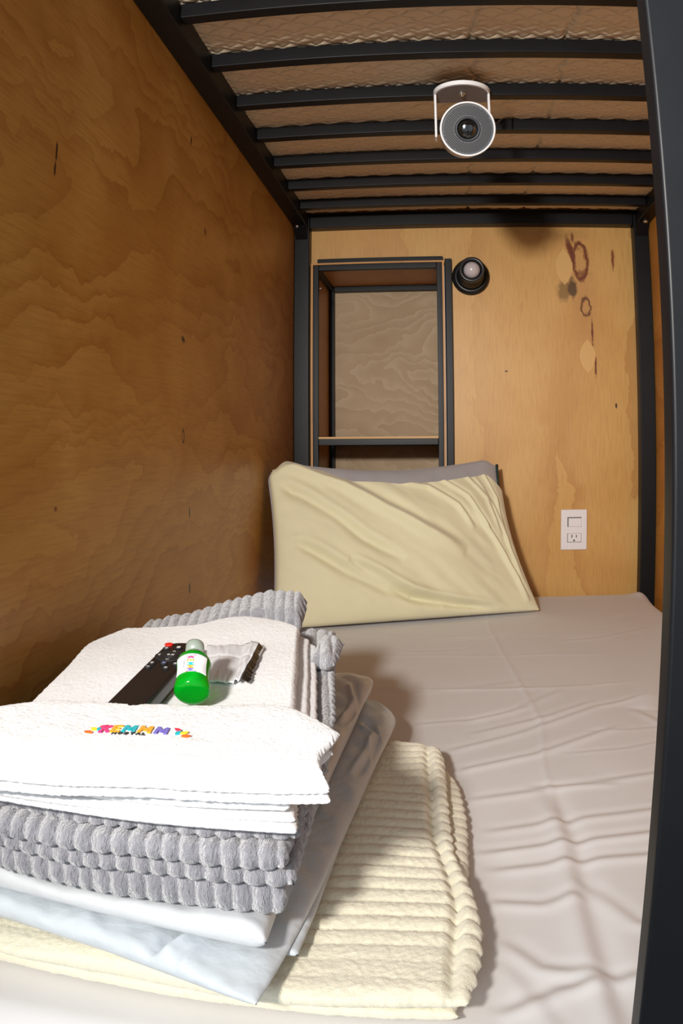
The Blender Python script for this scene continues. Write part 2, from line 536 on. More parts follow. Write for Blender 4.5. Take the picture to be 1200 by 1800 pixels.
world_origin(structure('wall_left', box(XL - 0.016, XL, 0.34, YB + 0.016, -Z0, 1.35), 'ply_left'))
NX0, NX1, NZ0, NZ1 = -0.3825, 0.0005, -0.46, 0.535      # opening for the niche
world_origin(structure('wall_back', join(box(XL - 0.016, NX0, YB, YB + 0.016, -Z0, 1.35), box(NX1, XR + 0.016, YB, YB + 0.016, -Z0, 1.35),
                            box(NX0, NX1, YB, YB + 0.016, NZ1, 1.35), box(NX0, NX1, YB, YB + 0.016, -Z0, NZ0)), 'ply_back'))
world_origin(structure('wall_right', box(XR, XR + 0.016, 0.35, YB + 0.016, -Z0, 1.35), 'ply_right'))
structure('floor', box(-1.6, 1.8, -2.4, 3.0, -Z0 - 0.05, -Z0), 'floor')
structure('ceiling', box(-1.6, 1.8, 0.2, 3.0, 1.35, 1.40), 'ceiling')

# ---------------------------------------------------------------- bunk frame
bed = empty('bunk_bed_frame', (0.08, 1.3, -Z0), 'black steel bunk frame with corner posts and cross slats under the upper mattress', 'bed frame')
PW = 0.044
for nm, x0, x1, y0, y1 in (('l', XL + .001, XL + .001 + PW, YB - .041, YB - .001), ('r', XR - .001 - PW, XR - .001, YB - .041, YB - .001),
                           ('lf', XL + .001, XL + .001 + PW, .36, .40)):
    mesh('post', box(x0, x1, y0, y1, -Z0, 1.30 if nm != 'lf' else .686), 'steel', bed, bevel=.002)
mesh('post', box(XR - .001 - PW, XR - .001, .36, .40, -Z0, .686), 'steel', bed, bevel=.002)
mesh('side_rail', box(XL + .001, -.392, .40, YB - .041, .644, .686), 'steel', bed, bevel=.002)
mesh('side_rail', box(.560, XR - .001, .40, YB - .041, .644, .686), 'steel', bed, bevel=.002)
mesh('end_rail', box(-.388, .553, YB - .041, YB - .001, .644, .686), 'steel', bed, bevel=.002)
# lower bed base
mesh('side_rail', box(XL + .001, -.392, .40, YB - .041, -.642, -.602), 'steel', bed, bevel=.002)
mesh('side_rail', box(.560, XR - .001, .40, YB - .041, -.642, -.602), 'steel', bed, bevel=.002)
mesh('bed_base', box(-.392, .560, .44, YB - .045, -.615, -.601), 'ply_edge', bed)
slat0 = mesh('slat', box(-.3915, .5595, 2.099 - .024, 2.099, .661, .686), 'steel', bed, bevel=.0018)
for i in range(1, 10):
    c = slat0.copy()
    COL.objects.link(c)
    c.parent = bed
    c.location.y -= .1705 * i
def bolt(name, p, nrm, r, parent):
    vf = lathe([(r * 1.25, 0), (r * 1.25, .0012), (r, .0018), (r, .0035), (r * .75, .0055), (0.0, .0062)], 20)
    rot = Vector(nrm).to_track_quat('Z', 'Y').to_matrix().to_4x4()
    return mesh(name, xf(vf, Matrix.Translation(p) @ rot), 'screw', parent, smooth=True)
bolt('bolt', (-.420, 2.188, .644), (0, 0, -1), .0065, bed)
bolt('bolt', (-.408, 2.214, .632), (0, -1, -.3), .0065, bed)
bolt('bolt', (.5725, 2.214, .632), (0, -1, -.3), .0065, bed)
bolt('bolt', (.582, 2.178, .644), (0, 0, -1), .0065, bed)
for sx in (-1, 1):
    x0 = XL + .006 if sx < 0 else XR - .04
    vf = ([(x0, YB - .0412, .644), (x0, YB - .075, .644), (x0, YB - .0412, .61), (x0 + .034, YB - .0412, .644), (x0 + .034, YB - .075, .644), (x0 + .034, YB - .0412, .61)],
          [(0, 1, 2), (3, 5, 4), (0, 3, 4, 1), (1, 4, 5, 2), (2, 5, 3, 0)])
    mesh('gusset', vf, 'steel', bed)

post = mesh('steel_post', box(.1145, .156, .390, .4085, -Z0, 1.35), 'steel', bevel=.0022, seg=3)
tagit(post, 'black steel post at the right edge in front of the bed, floor to ceiling', 'post')

# ---------------------------------------------------------------- upper mattress
def up_mattress():
    x0, x1, y0, y1 = -.425, .592, .45, 2.21
    zt = lambda X, Y: .86 + 0 * X
    def zb(X, Y):
        ph = (Y - 2.099 + .012) / .1705
        sag = .5 - .5 * np.cos(2 * PI * ph)
        return .6885 - .006 * sag * (1 + .5 * vnoise(X * 9, Y * 9, 4))
    def off(X, Y, U, V, s):
        d = np.zeros_like(X)
        if s < 0:
            a = (0.62 * X + Y) * PI / .036; b = (0.62 * X - Y) * PI / .036
            d = .0045 * (np.abs(np.sin(a)) * np.abs(np.sin(b))) ** .5 - .003
            for xs, y_ in ((.062, 1.30), (.222, 1.34)):      # short crossing seams
                d = d - .006 * np.exp(-((X - xs - .01 * vnoise(Y * 30, 0)) / .003) ** 2)
        return d
    return slab([(x0, y0), (x1, y0)], [(x0, y1), (x1, y1)], [(x0, y0), (x0, y1)], [(x1, y0), (x1, y1)], zb, zt, 330, 420, .02, off=off, kn=0.2)
o = mesh('mattress', up_mattress(), 'quilt', smooth=True)
o.data.materials[0] = M['quilt']
tagit(o, 'white diamond-quilted mattress lying on the black slats overhead', 'mattress')

# ---------------------------------------------------------------- lower mattress with its sheet
MZ = -.415
def low_mattress():
    x0, x1, y0, y1 = XL + .002, .586, .415, 2.212
    zt = lambda X, Y: MZ + 0 * X
    zb = lambda X, Y: -.600 + 0 * X
    def off(X, Y, U, V, s):
        d = .0016 * fbm(X * 5, Y * 4, 3)
        if s > 0:
            d = d + fold(X, Y, [(.10, 2.2), (.10, 1.764), (.123, 1.437), (.144, 1.152), (.128, .976), (.127, .773)], .0045, .0016, 'ridge')
            d = d + fold(X, Y, [(.125, .90), (.132, .773), (.128, .67), (.127, .572), (.131, .42)], .014, .0042, 'step')
            for k, (yy, a_, s_) in enumerate([(1.54, .0022, .01), (1.317, .0030, .02), (1.72, .0012, 0), (2.0, .001, 0)]):
                d = d + fold(X, Y + .01 * vnoise(X * 6, 0, k), [(-.4, yy + .01), (.1, yy), (.34, yy + s_)], .006, a_ * .6, 'sharp')
            rnd = random.Random(5)
            lines = [([(-.02, 1.02), (.10, 1.10), (.24, 1.22), (.33, 1.26)], .004), ([(.0, .96), (.12, 1.02), (.26, 1.13)], .0045), ([(.03, 1.10), (.16, 1.18), (.24, 1.25)], .003),
                     ([(.02, .88), (.16, .92), (.32, .96)], .003), ([(.04, .80), (.16, .83), (.34, .86)], .0035), ([(.03, .75), (.14, .775), (.30, .80)], .0045),
                     ([(.04, .715), (.14, .735), (.28, .745)], .004), ([(.02, 1.15), (.10, 1.20), (.20, 1.32)], .003), ([(.30, 1.20), (.34, 1.10), (.42, 1.02)], .003),
                     ([(.04, .66), (.09, .655), (.13, .67)], .0035), ([(.05, .60), (.08, .56), (.14, .545), (.2, .55)], .0035), ([(.04, .50), (.09, .53), (.13, .54)], .005),
                     ([(.13, .70), (.17, .62), (.24, .58)], .003), ([(.05, .57), (.085, .49), (.09, .42)], .002)]
            for pts, a_ in lines:
                d = d + fold(X, Y, pts, .010, a_ * .42, 'step') + fold(X, Y, pts, .016, a_ * .2, 'ridge')
            for k in range(16):
                xx, yy = rnd.uniform(-.1, .45), rnd.uniform(.7, 2.0)
                L_, sl = rnd.uniform(.1, .25), rnd.uniform(.0, .5)
                d = d + fold(X, Y, [(xx, yy), (xx + L_ * .5, yy + L_ * sl * .3), (xx + L_, yy + L_ * sl)], rnd.uniform(.006, .014), rnd.uniform(.0004, .001), 'step')
            d = d + fold(X, Y, [(.56, 1.90), (.46, 1.60), (.36, 1.33), (.31, 1.20)], .026, .008, 'ridge')
            d = d - .010 * np.clip((X - .52) / .07, 0, 1) ** 2 * (Y < 2.1) + .010 * np.exp(-(((X - .56) / .035) ** 2 + ((Y - 2.17) / .04) ** 2))
            under = np.clip((.035 - X) / .03, 0, 1) * np.clip((1.06 - Y) / .05, 0, 1)      # flat where the pile weighs on it
            d = np.minimum(d, 0) * .3 * under + d * (1 - under)
            return d
        return d
    return slab([(x0, y0), (x1, y0)], [(x0, y1), (x1, y1)], [(x0, y0), (x0, y1)], [(x1, y0), (x1, y1)], zb, zt, 330, 520, (.02, .05, .05, .03), off=off, kn=0.15)
o = mesh('mattress', low_mattress(), 'sheet', smooth=True)
tagit(o, 'lower mattress covered by a creased white fitted sheet', 'mattress')

# ---------------------------------------------------------------- niche shelf unit, trims
SY = 2.208       # front plane of the shelf unit
unit = empty('shelf_unit', (-.19, 2.38, NZ0 + .001), 'black steel framed plywood shelf unit recessed into the back wall above the pillow', 'shelf')
FX0, FX1, FZ1 = -.376, -.006, .530
mesh('side_panel', box(FX0 - .006, FX0, SY, 2.56, NZ0 + .001, FZ1), 'ply_side', unit)
mesh('side_panel', box(FX1, FX1 + .006, SY, 2.56, NZ0 + .001, FZ1), 'ply_side', unit)
mesh('top_panel', box(FX0 - .006, FX1 + .006, SY, 2.56, FZ1, FZ1 + .005), 'ply_side', unit)
bp = mesh('back_panel', box(FX0, FX1, 2.545, 2.56, NZ0 + .001, FZ1), 'ply_niche', unit)
tagit(bp, 'pale gray-brown plywood back panel')
t_ = .0155
fr = lambda *a: mesh('frame_bar', box(*a), 'steel', unit, bevel=.0012)
fr(FX0 + .0005, FX0 + t_ + .0005, SY - .001, SY + .018, NZ0 + .002, FZ1 - .0005)
fr(FX1 - t_, FX1 - .0005, SY - .001, SY + .018, NZ0 + .002, FZ1 - .0005)
fr(FX0 + t_ + .001, FX1 - t_ - .0005, SY - .001, SY + .018, FZ1 - .017, FZ1 - .0005)
fr(FX0 + .0005, FX0 + t_ + .002, 2.520, 2.5445, NZ0 + .002, FZ1 - .0005)
fr(FX1 - t_, FX1 - .0005, 2.520, 2.5445, NZ0 + .002, FZ1 - .0005)
fr(FX0 + t_ + .0025, FX1 - t_ - .0005, 2.520, 2.5445, FZ1 - .018, FZ1 - .0005)
fr(FX0 + .0005, FX0 + t_, SY + .0185, 2.5195, FZ1 - .017, FZ1 - .0005)
fr(FX1 - t_, FX1 - .0005, SY + .0185, 2.5195, FZ1 - .017, FZ1 - .0005)
fr(FX0 + t_ + .001, FX1 - t_ - .0005, SY - .001, SY + .018, .0105, .0285)
fr(FX0 + t_ + .0025, FX1 - t_ - .0005, 2.520, 2.5445, .0105, .0285)
mesh('shelf_board', box(FX0 + t_ + .001, FX1 - t_ - .0005, SY - .0005, 2.5195, .0288, .0345), 'ply_edge', unit)
bolt('screw', (FX0 + .0165, SY + .02, .465), (1, 0, 0), .0028, unit)
tr = mesh('trim_1', box(-.368, -.004, YB - .018, YB - .0005, .5375, .5545), 'steel', bevel=.001)
tr['kind'] = 'structure'
tr = mesh('trim_2', box(.0012, .0215, YB - .018, YB - .0005, -.41, .547), 'steel', bevel=.001)
tr['kind'] = 'structure'

# ---------------------------------------------------------------- wall lamp
lamp = empty('wall_lamp', (.077, YB, .4945), 'round black lamp holder with a frosted bulb on the back wall', 'lamp')
n_ = lambda pr: move(lathe(pr, 56, '-y'), (.077, YB, .4945))
mesh('base', n_([(.0545, .0), (.0545, .006), (.052, .011), (.046, .016), (.040, .018), (.040, .012)]), 'black_plastic', lamp, smooth=True)
mesh('socket', n_([(.040, .013), (.038, .024), (.033, .034), (.0325, .05), (.0345, .055), (.0345, .085), (.036, .09), (.036, .100), (.0335, .103), (.026, .101), (.025, .07)]), 'black_plastic', lamp, smooth=True)
bl = [(.012, .070)] + [(.0235 * math.sin(a), .098 - .0235 * math.cos(a) * -1) for a in np.linspace(PI * .85, 0, 14)]
bl = [(.012, .070), (.016, .078)] + [(.0235 * math.cos(a), .092 + .0235 * math.sin(a)) for a in np.linspace(-.3, PI / 2, 14)]
bl[-1] = (0.0, bl[-1][1])
mesh('bulb', n_(bl), 'bulb', lamp, smooth=True)

# ---------------------------------------------------------------- switch and outlet
ox0, ox1, oz0, oz1 = .3275, .4035, -.293, -.177
out_ = empty('outlet_plate', ((ox0 + ox1) / 2, YB, oz0), 'white wall plate with a switch above a power outlet, right of the pillow', 'outlet')
mesh('plate', box(ox0, ox1, YB - .007, YB - .0003, oz0, oz1), 'plate', out_, bevel=.002)
cx_ = (ox0 + ox1) / 2 + .001
mesh('switch_surround', box(cx_ - .0205, cx_ + .0205, YB - .0078, YB - .0071, -.2265, -.1985), 'plate_gap', out_)
sw = mesh('switch', box(cx_ - .0175, cx_ + .020, YB - .0110, YB - .0079, -.226, -.2015), 'plate', out_, bevel=.001)
mesh('socket_surround', box(cx_ - .0205, cx_ + .0205, YB - .0076, YB - .0071, -.2715, -.2455), 'plate_gap', out_)
so = mesh('socket', box(cx_ - .0190, cx_ + .0195, YB - .0092, YB - .0077, -.2700, -.2460), 'plate', out_, bevel=.0006)
sub('slot', box(cx_ - .0085, cx_ - .0060, YB - .0096, YB - .0090, -.2580, -.2490), 'outlet_hole', so)
sub('slot', box(cx_ + .0045, cx_ + .0070, YB - .0096, YB - .0090, -.2570, -.2500), 'outlet_hole', so)
sub('slot', move(lathe([(.0026, 0), (.0026, .0012)], 16, '-y'), (cx_ - .001, YB - .0086, -.2655)), 'outlet_hole', so)

# ---------------------------------------------------------------- projector
PC = Vector((.0445, 1.31, .552))
front_dir = Vector((.03, -.94, -.30)).normalized()
rotm = front_dir.to_track_quat('Z', 'Y').to_matrix().to_4x4()
proj = empty('projector', tuple(PC), 'round white and dark gray projector hanging from the slats overhead', 'projector')
PM = Matrix.Translation(PC) @ rotm
pm = lambda nm, vf, mt, **kw: mesh(nm, xf(vf, PM), mt, proj, **kw)
RB = .0475
pm('body', lathe([(.0, -.075), (.030, -.075), (.041, -.070), (.0445, -.062), (.0450, .030), (.0450, .0335)], 72), 'white_metal', smooth=True)
pm('rim', lathe([(.0450, .030), (RB, .031), (RB, .0405), (.0462, .0425), (.0447, .0425), (.0440, .040), (.0440, .034)], 96), 'white_metal', smooth=True)
gr = pm('grille', lathe([(.0438, .032), (.0438, .0375), (.022, .0375), (.0215, .036), (.0215, .030)], 72), 'dark_plastic')
slots = []
for i in range(-13, 14):
    d = i * .0031
    if abs(d) > .0415: continue
    half = math.sqrt(.0415**2 - d * d)
    segs = [(-half, half)]
    if abs(d) < .0235:
        hh = math.sqrt(.0235**2 - d * d)
        segs = [(-half, -hh), (hh, half)]
    for a, b in segs:
        if b - a < .004: continue
        v, f = box(a + .0008, b - .0008, d - .0009, d + .0009, .0374, .0379)
        slots.append(xf((v, f), Matrix.Rotation(math.radians(-48), 4, 'Z')))
V_, F_ = join(*slots)
V_ = [tuple(PM @ Vector(v)) for v in V_]
sl = sub('slots', (V_, F_), 'slot', gr)
ln = pm('lens_ring', lathe([(.0215, .0336), (.0213, .0400), (.0195, .0412), (.0180, .0400), (.0174, .037), (.0170, .0338)], 56), 'dark_plastic', smooth=True)
pm('lens', lathe([(.0, .0336)] + [(.0172 * math.sin(a), .0340 + .0065 * math.cos(a)) for a in np.linspace(0.02, PI / 2, 14)][::-1] + [(.0, .0405)], 48), 'lens', smooth=True)
# U bracket: a plate rounded towards the viewer and two arms
bx, by, bw = .0405, 1.378, .0515
arc = [(bx + bw * math.cos(a), by - .049 * math.sin(a)) for a in np.linspace(0, PI, 32)]
outl = [(bx + bw, by + .03)] + arc + [(bx - bw, by + .03)]
nA = len(outl)
V_ = [(x, y, .6525) for x, y in outl] + [(x, y, .6608) for x, y in outl]
F_ = [tuple(range(nA)), tuple(range(2 * nA - 1, nA - 1, -1))] + [(i, (i + 1) % nA, nA + (i + 1) % nA, nA + i) for i in range(nA)]
br = mesh('bracket_plate', (V_, [f[::-1] for f in F_]), 'white_metal', proj, bevel=.001)
V_ = [(bx + (x - bx) * .955, by + (y - by) * .95, .6519) for x, y in outl] + [(bx + (x - bx) * .955, by + (y - by) * .95, .6524) for x, y in outl]
sub('plate_pad', (V_, [f[::-1] for f in F_]), 'gray_plastic', br)
for sx in (-1, 1):
    xx = bx + sx * bw
    x0, x1 = (xx, xx + .0045) if sx < 0 else (xx - .0045, xx)
    mesh('bracket_arm', box(x0, x1, by - .010, by + .014, .566, .6524), 'white_metal', proj, bevel=.0015)
mesh('screw', move(lathe([(.0062, .0), (.0062, -.002), (.0035, -.003), (.0035, -.006), (.0, -.007)], 16), (bx, by - .014, .6518)), 'screw', proj)
mesh('cable', tube([(.080, 1.355, .570), (.092, 1.37, .585), (.105, 1.40, .605), (.118, 1.44, .632), (.135, 1.50, .660), (.150, 1.56, .684)], .0016), 'black_plastic', proj, smooth=True)

# ---------------------------------------------------------------- pillow
PIPE = []
def pillow_surface(nu, nv, T, grow, vtop=None, closed=True, wr=True):
    BL, BR, TL, TR = (np.array(c) for c in ((-.385, 1.715, -.405), (.232, 1.962, -.408), (-.426, 1.850, -.022), (.140, 2.150, -.022)))
    us = np.linspace(0, 1, nu); vs = np.linspace(0, 1, nv)
    U, Vv = np.meshgrid(us, vs, indexing='ij')
    V = Vv if vtop is None else Vv * vtop(U)
    U3, V3 = U[..., None], V[..., None]
    # sides sag inwards between the ears, the right side flares out at the bottom
    P_ = (1 - U3) * (1 - V3) * BL + U3 * (1 - V3) * BR + (1 - U3) * V3 * TL + U3 * V3 * TR
    ex = (TR - TL) / np.linalg.norm(TR - TL); ey = (TL - BL) / np.linalg.norm(TL - BL)
    n = np.cross(ex, ey); n /= np.linalg.norm(n)
    if n[1] > 0: n = -n
    P_ = P_ + ex * (-.030 * np.sin(PI * V) * (U ** 4) + .012 * np.sin(PI * V) * ((1 - U) ** 4))[..., None]
    P_ = P_ + ey * (-.030 * np.sin(PI * U) ** 1 * V ** 5 + .004 * np.sin(PI * U) * (1 - V) ** 4)[..., None]
    P_ = P_ - ey * (.030 * np.exp(-(U / .04) ** 2) * V ** 10)[..., None] - ey * (.022 * np.exp(-((1 - U) / .035) ** 2) * V ** 12)[..., None] + ex * (.012 * np.exp(-((1 - V) / .06) ** 2) * (1 - U) ** 12)[..., None]
    h = (np.clip(np.sin(PI * U), 0, 1) ** .5) * (np.clip(np.sin(PI * V), 0, 1) ** .45)
    h = h * T
    if not wr: P_ = P_ - n * .014
    if wr:
        w = np.zeros_like(U)
        st = lambda pts, wd, a: fold(U * 1.5, V, [(x * 1.5, y) for x, y in pts], wd, a, 'step') + fold(U * 1.5, V, [(x * 1.5, y) for x, y in pts], wd * 1.2, a * .8, 'ridge')
        w += st([(-.02, 1.05), (.12, .95), (.27, .84), (.41, .67), (.55, .53), (.72, .38)], .045, .012)
        w += st([(.02, .86), (.12, .76), (.22, .63), (.32, .48), (.46, .34)], .035, -.008)
        w += st([(.06, .5), (.14, .42), (.25, .3), (.4, .18), (.6, .07)], .035, -.009)
        w += st([(.25, .36), (.35, .27), (.48, .14), (.64, .08), (.82, .03)], .028, -.010)
        w += st([(.45, .85), (.6, .80), (.72, .66), (.78, .5)], .022, .006)
        w += st([(.5, .93), (.66, .86), (.78, .72), (.85, .5)], .018, .006)
        w += st([(.6, .95), (.78, .9), (.88, .7), (.92, .45)], .018, .004)
        w += st([(.72, .97), (.88, .9), (.94, .7), (.95, .4), (.97, .2)], .016, .004)
        w += st([(.8, .62), (.88, .42), (.94, .2), (.97, .05)], .022, .007)
        w += st([(.84, .86), (.92, .62), (.95, .38), (.99, .1)], .016, .003)
        w += .002 * fbm(U * 9 + V * 6, V * 4 - U * 1.5, 8, 3)
        w += .0016 * vnoise((U * 1.5 + V) * 14, (V - U) * 3, 21) + .0022 * np.exp(-U / .03) * np.sin(V * 55) 
        w = w * np.clip(np.sin(PI * U) * 5, 0, 1) * np.clip(np.sin(PI * V) * 6, 0, 1)
    else:
        w = .002 * fbm(U * 14, V * 5, 8, 2)
    PIPE.append(P_[-1].copy())
    A_ = P_ + n * (h + grow + w)[..., None]
    B_ = P_ - n * (h + grow)[..., None]
    if grow:
        e = grow
        s_ = (P_ - P_.mean((0, 1)))
    # the back edge row joins the front at the seam
    idx = np.arange(nu * nv).reshape(nu, nv); bi = idx + nu * nv
    A_ = A_.reshape(-1, 3); B_ = B_.reshape(-1, 3)
    for arr in (A_, B_):
        lo = MZ + .002
        arr[:, 2] = np.where(arr[:, 2] < lo, lo + (arr[:, 2] - lo) * .02, arr[:, 2])
        arr[:, 0] = np.maximum(arr[:, 0], XL + .006)
        arr[:, 1] = np.minimum(arr[:, 1], SY - .006)
    F = [np.stack([idx[:-1, :-1], idx[1:, :-1], idx[1:, 1:], idx[:-1, 1:]], -1).reshape(-1, 4),
         np.stack([bi[:-1, :-1], bi[:-1, 1:], bi[1:, 1:], bi[1:, :-1]], -1).reshape(-1, 4)]
    def seam(a, b): F.append(np.stack([a[:-1], b[:-1], b[1:], a[1:]], -1))
    seam(idx[0, ::-1], bi[0, ::-1]); seam(idx[-1, :], bi[-1, :]); seam(idx[:, 0], bi[:, 0])
    if closed: seam(idx[::-1, -1], bi[::-1, -1])
    return np.concatenate([A_, B_]), np.concatenate(F)
pil = empty('pillow', (-.10, 1.95, MZ + .002), 'gray pillow in a slipped cream pillowcase propped against the back wall', 'pillow')
tagit(mesh('pillow_body', pillow_surface(90, 70, .055, 0.0, wr=False), 'pillow_gray', pil, smooth=True), 'gray pillow showing above the cream case')
def vt(U):
    return np.interp(U, [0, .06, .2, .30, .48, .65, .8, .9, 1.0], [1.0, 1.0, .93, .85, .81, .82, .85, .86, .74]) + .006 * vnoise(U * 12, 0 * U, 2)
tagit(mesh('pillowcase', pillow_surface(260, 190, .070, .004, vt, closed=False), 'case', pil, smooth=True), 'cream pillowcase with diagonal folds')
mesh('piping', tube([tuple(p + np.array([.001, -.001, .001])) for p in PIPE[0][-1:46:-2]], .0042, 10), 'piping', pil, smooth=True)

# ---------------------------------------------------------------- the folded pile
def humps(x, p, k=.55):
    return np.abs(np.sin(PI * x / p)) ** k

# cream ribbed blanket
CP = .0205
def cream_off(seed, amp=.0042):
    def f(X, Y, U, V, s):
        ph = Y + .004 * vnoise(X * 14, Y * 9, seed) + .010 * vnoise(X * 4, Y * 3, seed + 1)
        d = amp * (humps(ph, CP) - .75) * (1 if s > 0 else .5) * np.clip((Y - .50) / .06, .25, 1)
        return (d + .0007 * vnoise(X * 420, Y * 420, seed + 5) + .004 * vnoise(X * 12, Y * 10, seed + 2)) * (1 if s > 0 else .12)
    return f
def cream_out(X, Y, U, V):
    ph = Y + .004 * vnoise(X * 14, Y * 9, 1)
    k = .0034 * (humps(ph, CP, .8) - .6) + .0012 * vnoise(X * 300, Y * 300, 3)
    return k * np.clip((U - .9) * 10, 0, 1) - k * np.clip((.1 - U) * 10, 0, 1), .002 * vnoise(X * 60, Y * 60, 6) + .0012 * vnoise(X * 300, Y * 300, 9)
cbl = empty('folded_blanket', (-.2, .72, MZ), 'cream ribbed plush blanket folded flat at the bottom of the pile', 'blanket')
f1 = smooth_poly([(-.425, .494), (-.319, .482), (-.229, .480), (-.116, .470), (-.052, .474), (.018, .478)])
r1 = smooth_poly([(.018, .478), (.030, .52), (.031, .581), (.024, .636), (.010, .690), (.006, .749), (.002, .85), (-.002, .935), (-.008, .975)])
b1 = smooth_poly([(-.425, 1.00), (-.2, .99), (-.061, .982), (-.008, .975)])
lay = slab(f1, b1, [(-.425, .494), (-.425, 1.0)], r1, lambda X, Y: -.3955 + 0 * X, lambda X, Y: -.3785 + .002 * vnoise(X * 8, Y * 8, 3), 330, 300, (.012, .016, .014, .014),
           off=lambda X, Y, U, V, s: cream_off(3)(X, Y, U, V, s) - (s > 0) * fold(X, Y, [(.006, .44), (.009, .52), (.012, .60), (.004, .66), (-.010, .73), (-.014, .82), (-.020, .90), (-.024, 1.0)], .005, .008, 'ridge'),
           out=cream_out, kn=.1)
f2 = smooth_poly([(-.42, .500), (-.2, .486), (-.05, .482), (.012, .484)])
r2 = smooth_poly([(.012, .484), (.020, .6), (.024, .70), (.024, .80), (.016, .90), (.0, .94)])
b2 = smooth_poly([(-.42, .95), (-.2, .95), (.0, .94)])
lay2 = slab(f2, b2, [(-.42, .500), (-.42, .95)], r2, lambda X, Y: MZ + .003 + 0 * X, lambda X, Y: -.3950 + 0 * X, 200, 240, (.01, .013, .012, .012), off=cream_off(9, .003), out=cream_out, kn=.1)
mesh('top_fold', lay, 'cream', cbl, smooth=True)
mesh('bottom_fold', lay2, 'cream', cbl, smooth=True)

# white satin covers, two of them, each folded
def satin_off(seed, a=.002):
    def f(X, Y, U, V, s):
        return (a * fbm(X * 16 + Y * 7, Y * 10, seed, 3) + a * .6 * vnoise((X + Y * .6) * 60, (Y - X) * 14, seed + 3)) * (1 if s > 0 else .15)
    return f
w2 = slab(smooth_poly([(-.41, .500), (-.342, .497), (-.25, .478), (-.184, .458), (-.120, .437)]),
          smooth_poly([(-.41, 1.07), (-.25, 1.07), (-.13, 1.082), (-.098, 1.070)]),
          [(-.41, .500), (-.41, 1.07)],
          smooth_poly([(-.120, .437), (-.110, .50), (-.099, .60), (-.087, .75), (-.077, .88), (-.064, 1.0), (-.066, 1.035), (-.098, 1.070)]),
          lambda X, Y: -.3705 - .020 * np.clip((Y - 1.0) / .06, 0, 1), lambda X, Y: -.3535 + .005 * np.clip((Y - .9) / .15, 0, 1) - .006 * np.clip((X + .2) / .1, 0, 1) * np.clip((.62 - Y) / .15, 0, 1), 170, 240, (.01, .016, .010, .02), off=lambda X, Y, U, V, s: satin_off(2, .0026)(X, Y, U, V, s) + (s > 0) * (fold(X, Y, [(-.088, .96), (-.072, .90)], .003, .004, 'sharp') + fold(X, Y, [(-.094, .92), (-.083, .84)], .003, .004, 'sharp')
           + fold(X, Y, [(-.11, .98), (-.085, .93), (-.09, .86), (-.10, .80)], .006, .004, 'step') + fold(X, Y, [(-.20, .46), (-.185, .50), (-.16, .55)], .008, .006, 'step') + fold(X, Y, [(-.18, .45), (-.168, .50)], .004, .003, 'sharp')), kn=.3)
w2b = slab([(-.40, .520), (-.25, .505), (-.104, .500)], [(-.40, .90), (-.2, .92), (-.085, .90)], [(-.40, .520), (-.40, .90)], [(-.104, .500), (-.100, .56), (-.092, .75), (-.085, .90)],
           lambda X, Y: -.3705 + 0 * X, lambda X, Y: -.3655 + 0 * X, 60, 80, .004, off=satin_off(5, .0006))
o = mesh('folded_bed_cover', joinn(w2, w2b), 'satin2', smooth=True)
tagit(o, 'white satin cover folded directly on the cream blanket, its pointed corner hanging lowest', 'bed cover')
w1 = slab(smooth_poly([(-.41, .508), (-.342, .505), (-.24, .490), (-.120, .472)]),
          smooth_poly([(-.41, 1.09), (-.25, 1.10), (-.145, 1.108), (-.104, 1.095)]),
          [(-.41, .508), (-.41, 1.09)],
          smooth_poly([(-.120, .472), (-.121, .55), (-.120, .68), (-.116, .82), (-.108, 1.0), (-.100, 1.07), (-.104, 1.095)]),
          lambda X, Y: -.3485 + .0065 * np.clip((Y - .9) / .15, 0, 1), lambda X, Y: -.330 + .010 * np.clip((Y - .95) / .12, 0, 1), 150, 220, (.01, .013, .008, .02), off=lambda X, Y, U, V, s: satin_off(11, .0024)(X, Y, U, V, s) + (s > 0) * (fold(X, Y, [(-.13, 1.05), (-.115, .98), (-.125, .90)], .005, .004, 'step') + fold(X, Y, [(-.12, 1.0), (-.108, .93)], .003, .003, 'sharp')), kn=.3)
o = mesh('folded_bed_cover', w1, 'satin', smooth=True)
tagit(o, 'white satin cover folded right under the gray ribbed blanket', 'bed cover')

# gray ribbed blanket: four folded layers
GP = .0135
def gray_layer(k, front, back, left, right, zb, zt, amp=.0036, nu=300, nv=150, r=.012, kn=.1):
    def off(X, Y, U, V, s):
        x = X + .0030 * vnoise(X * 28, Y * 12, k) + (Y - .47) * .15
        return amp * (humps(x + .004 * k, GP, .7) - .65) * (1 if s > 0 else .7) + .0007 * vnoise(X * 360, Y * 360, k) + .0012 * vnoise(X * 22, Y * 22, k + 3)
    def out(X, Y, U, V):
        x = X + .0030 * vnoise(X * 28, Y * 12, k) + (Y - .47) * .15
        h = humps(x + .004 * k, GP, .8)
        lump = (.0075 * (h - .6) + .004 * vnoise(X * 9, k * 3 + 0 * Y, 12) + .0014 * vnoise(X * 260, Y * 260, k) + .0025 * vnoise(X * 26, k * 7 + 0 * Y, 4))
        fr_, bk = np.clip(1 - V * 12, 0, 1), np.clip((V - .92) * 12, 0, 1)
        hy = humps(Y + .003 * k, GP * 1.1, .8)
        sd = (.005 * (hy - .6) + .0014 * vnoise(Y * 300, X * 300, k)) * np.clip((U - .94) * 16, 0, 1)
        return sd, -lump * fr_ + lump * bk
    return slab(front, back, left, right, zb, zt, nu, nv, r, off=off, out=out, kn=kn)
gb = empty('folded_blanket', (-.25, .8, -.33), 'gray ribbed plush blanket folded in layers under the white towels', 'blanket')
XLg = -.388
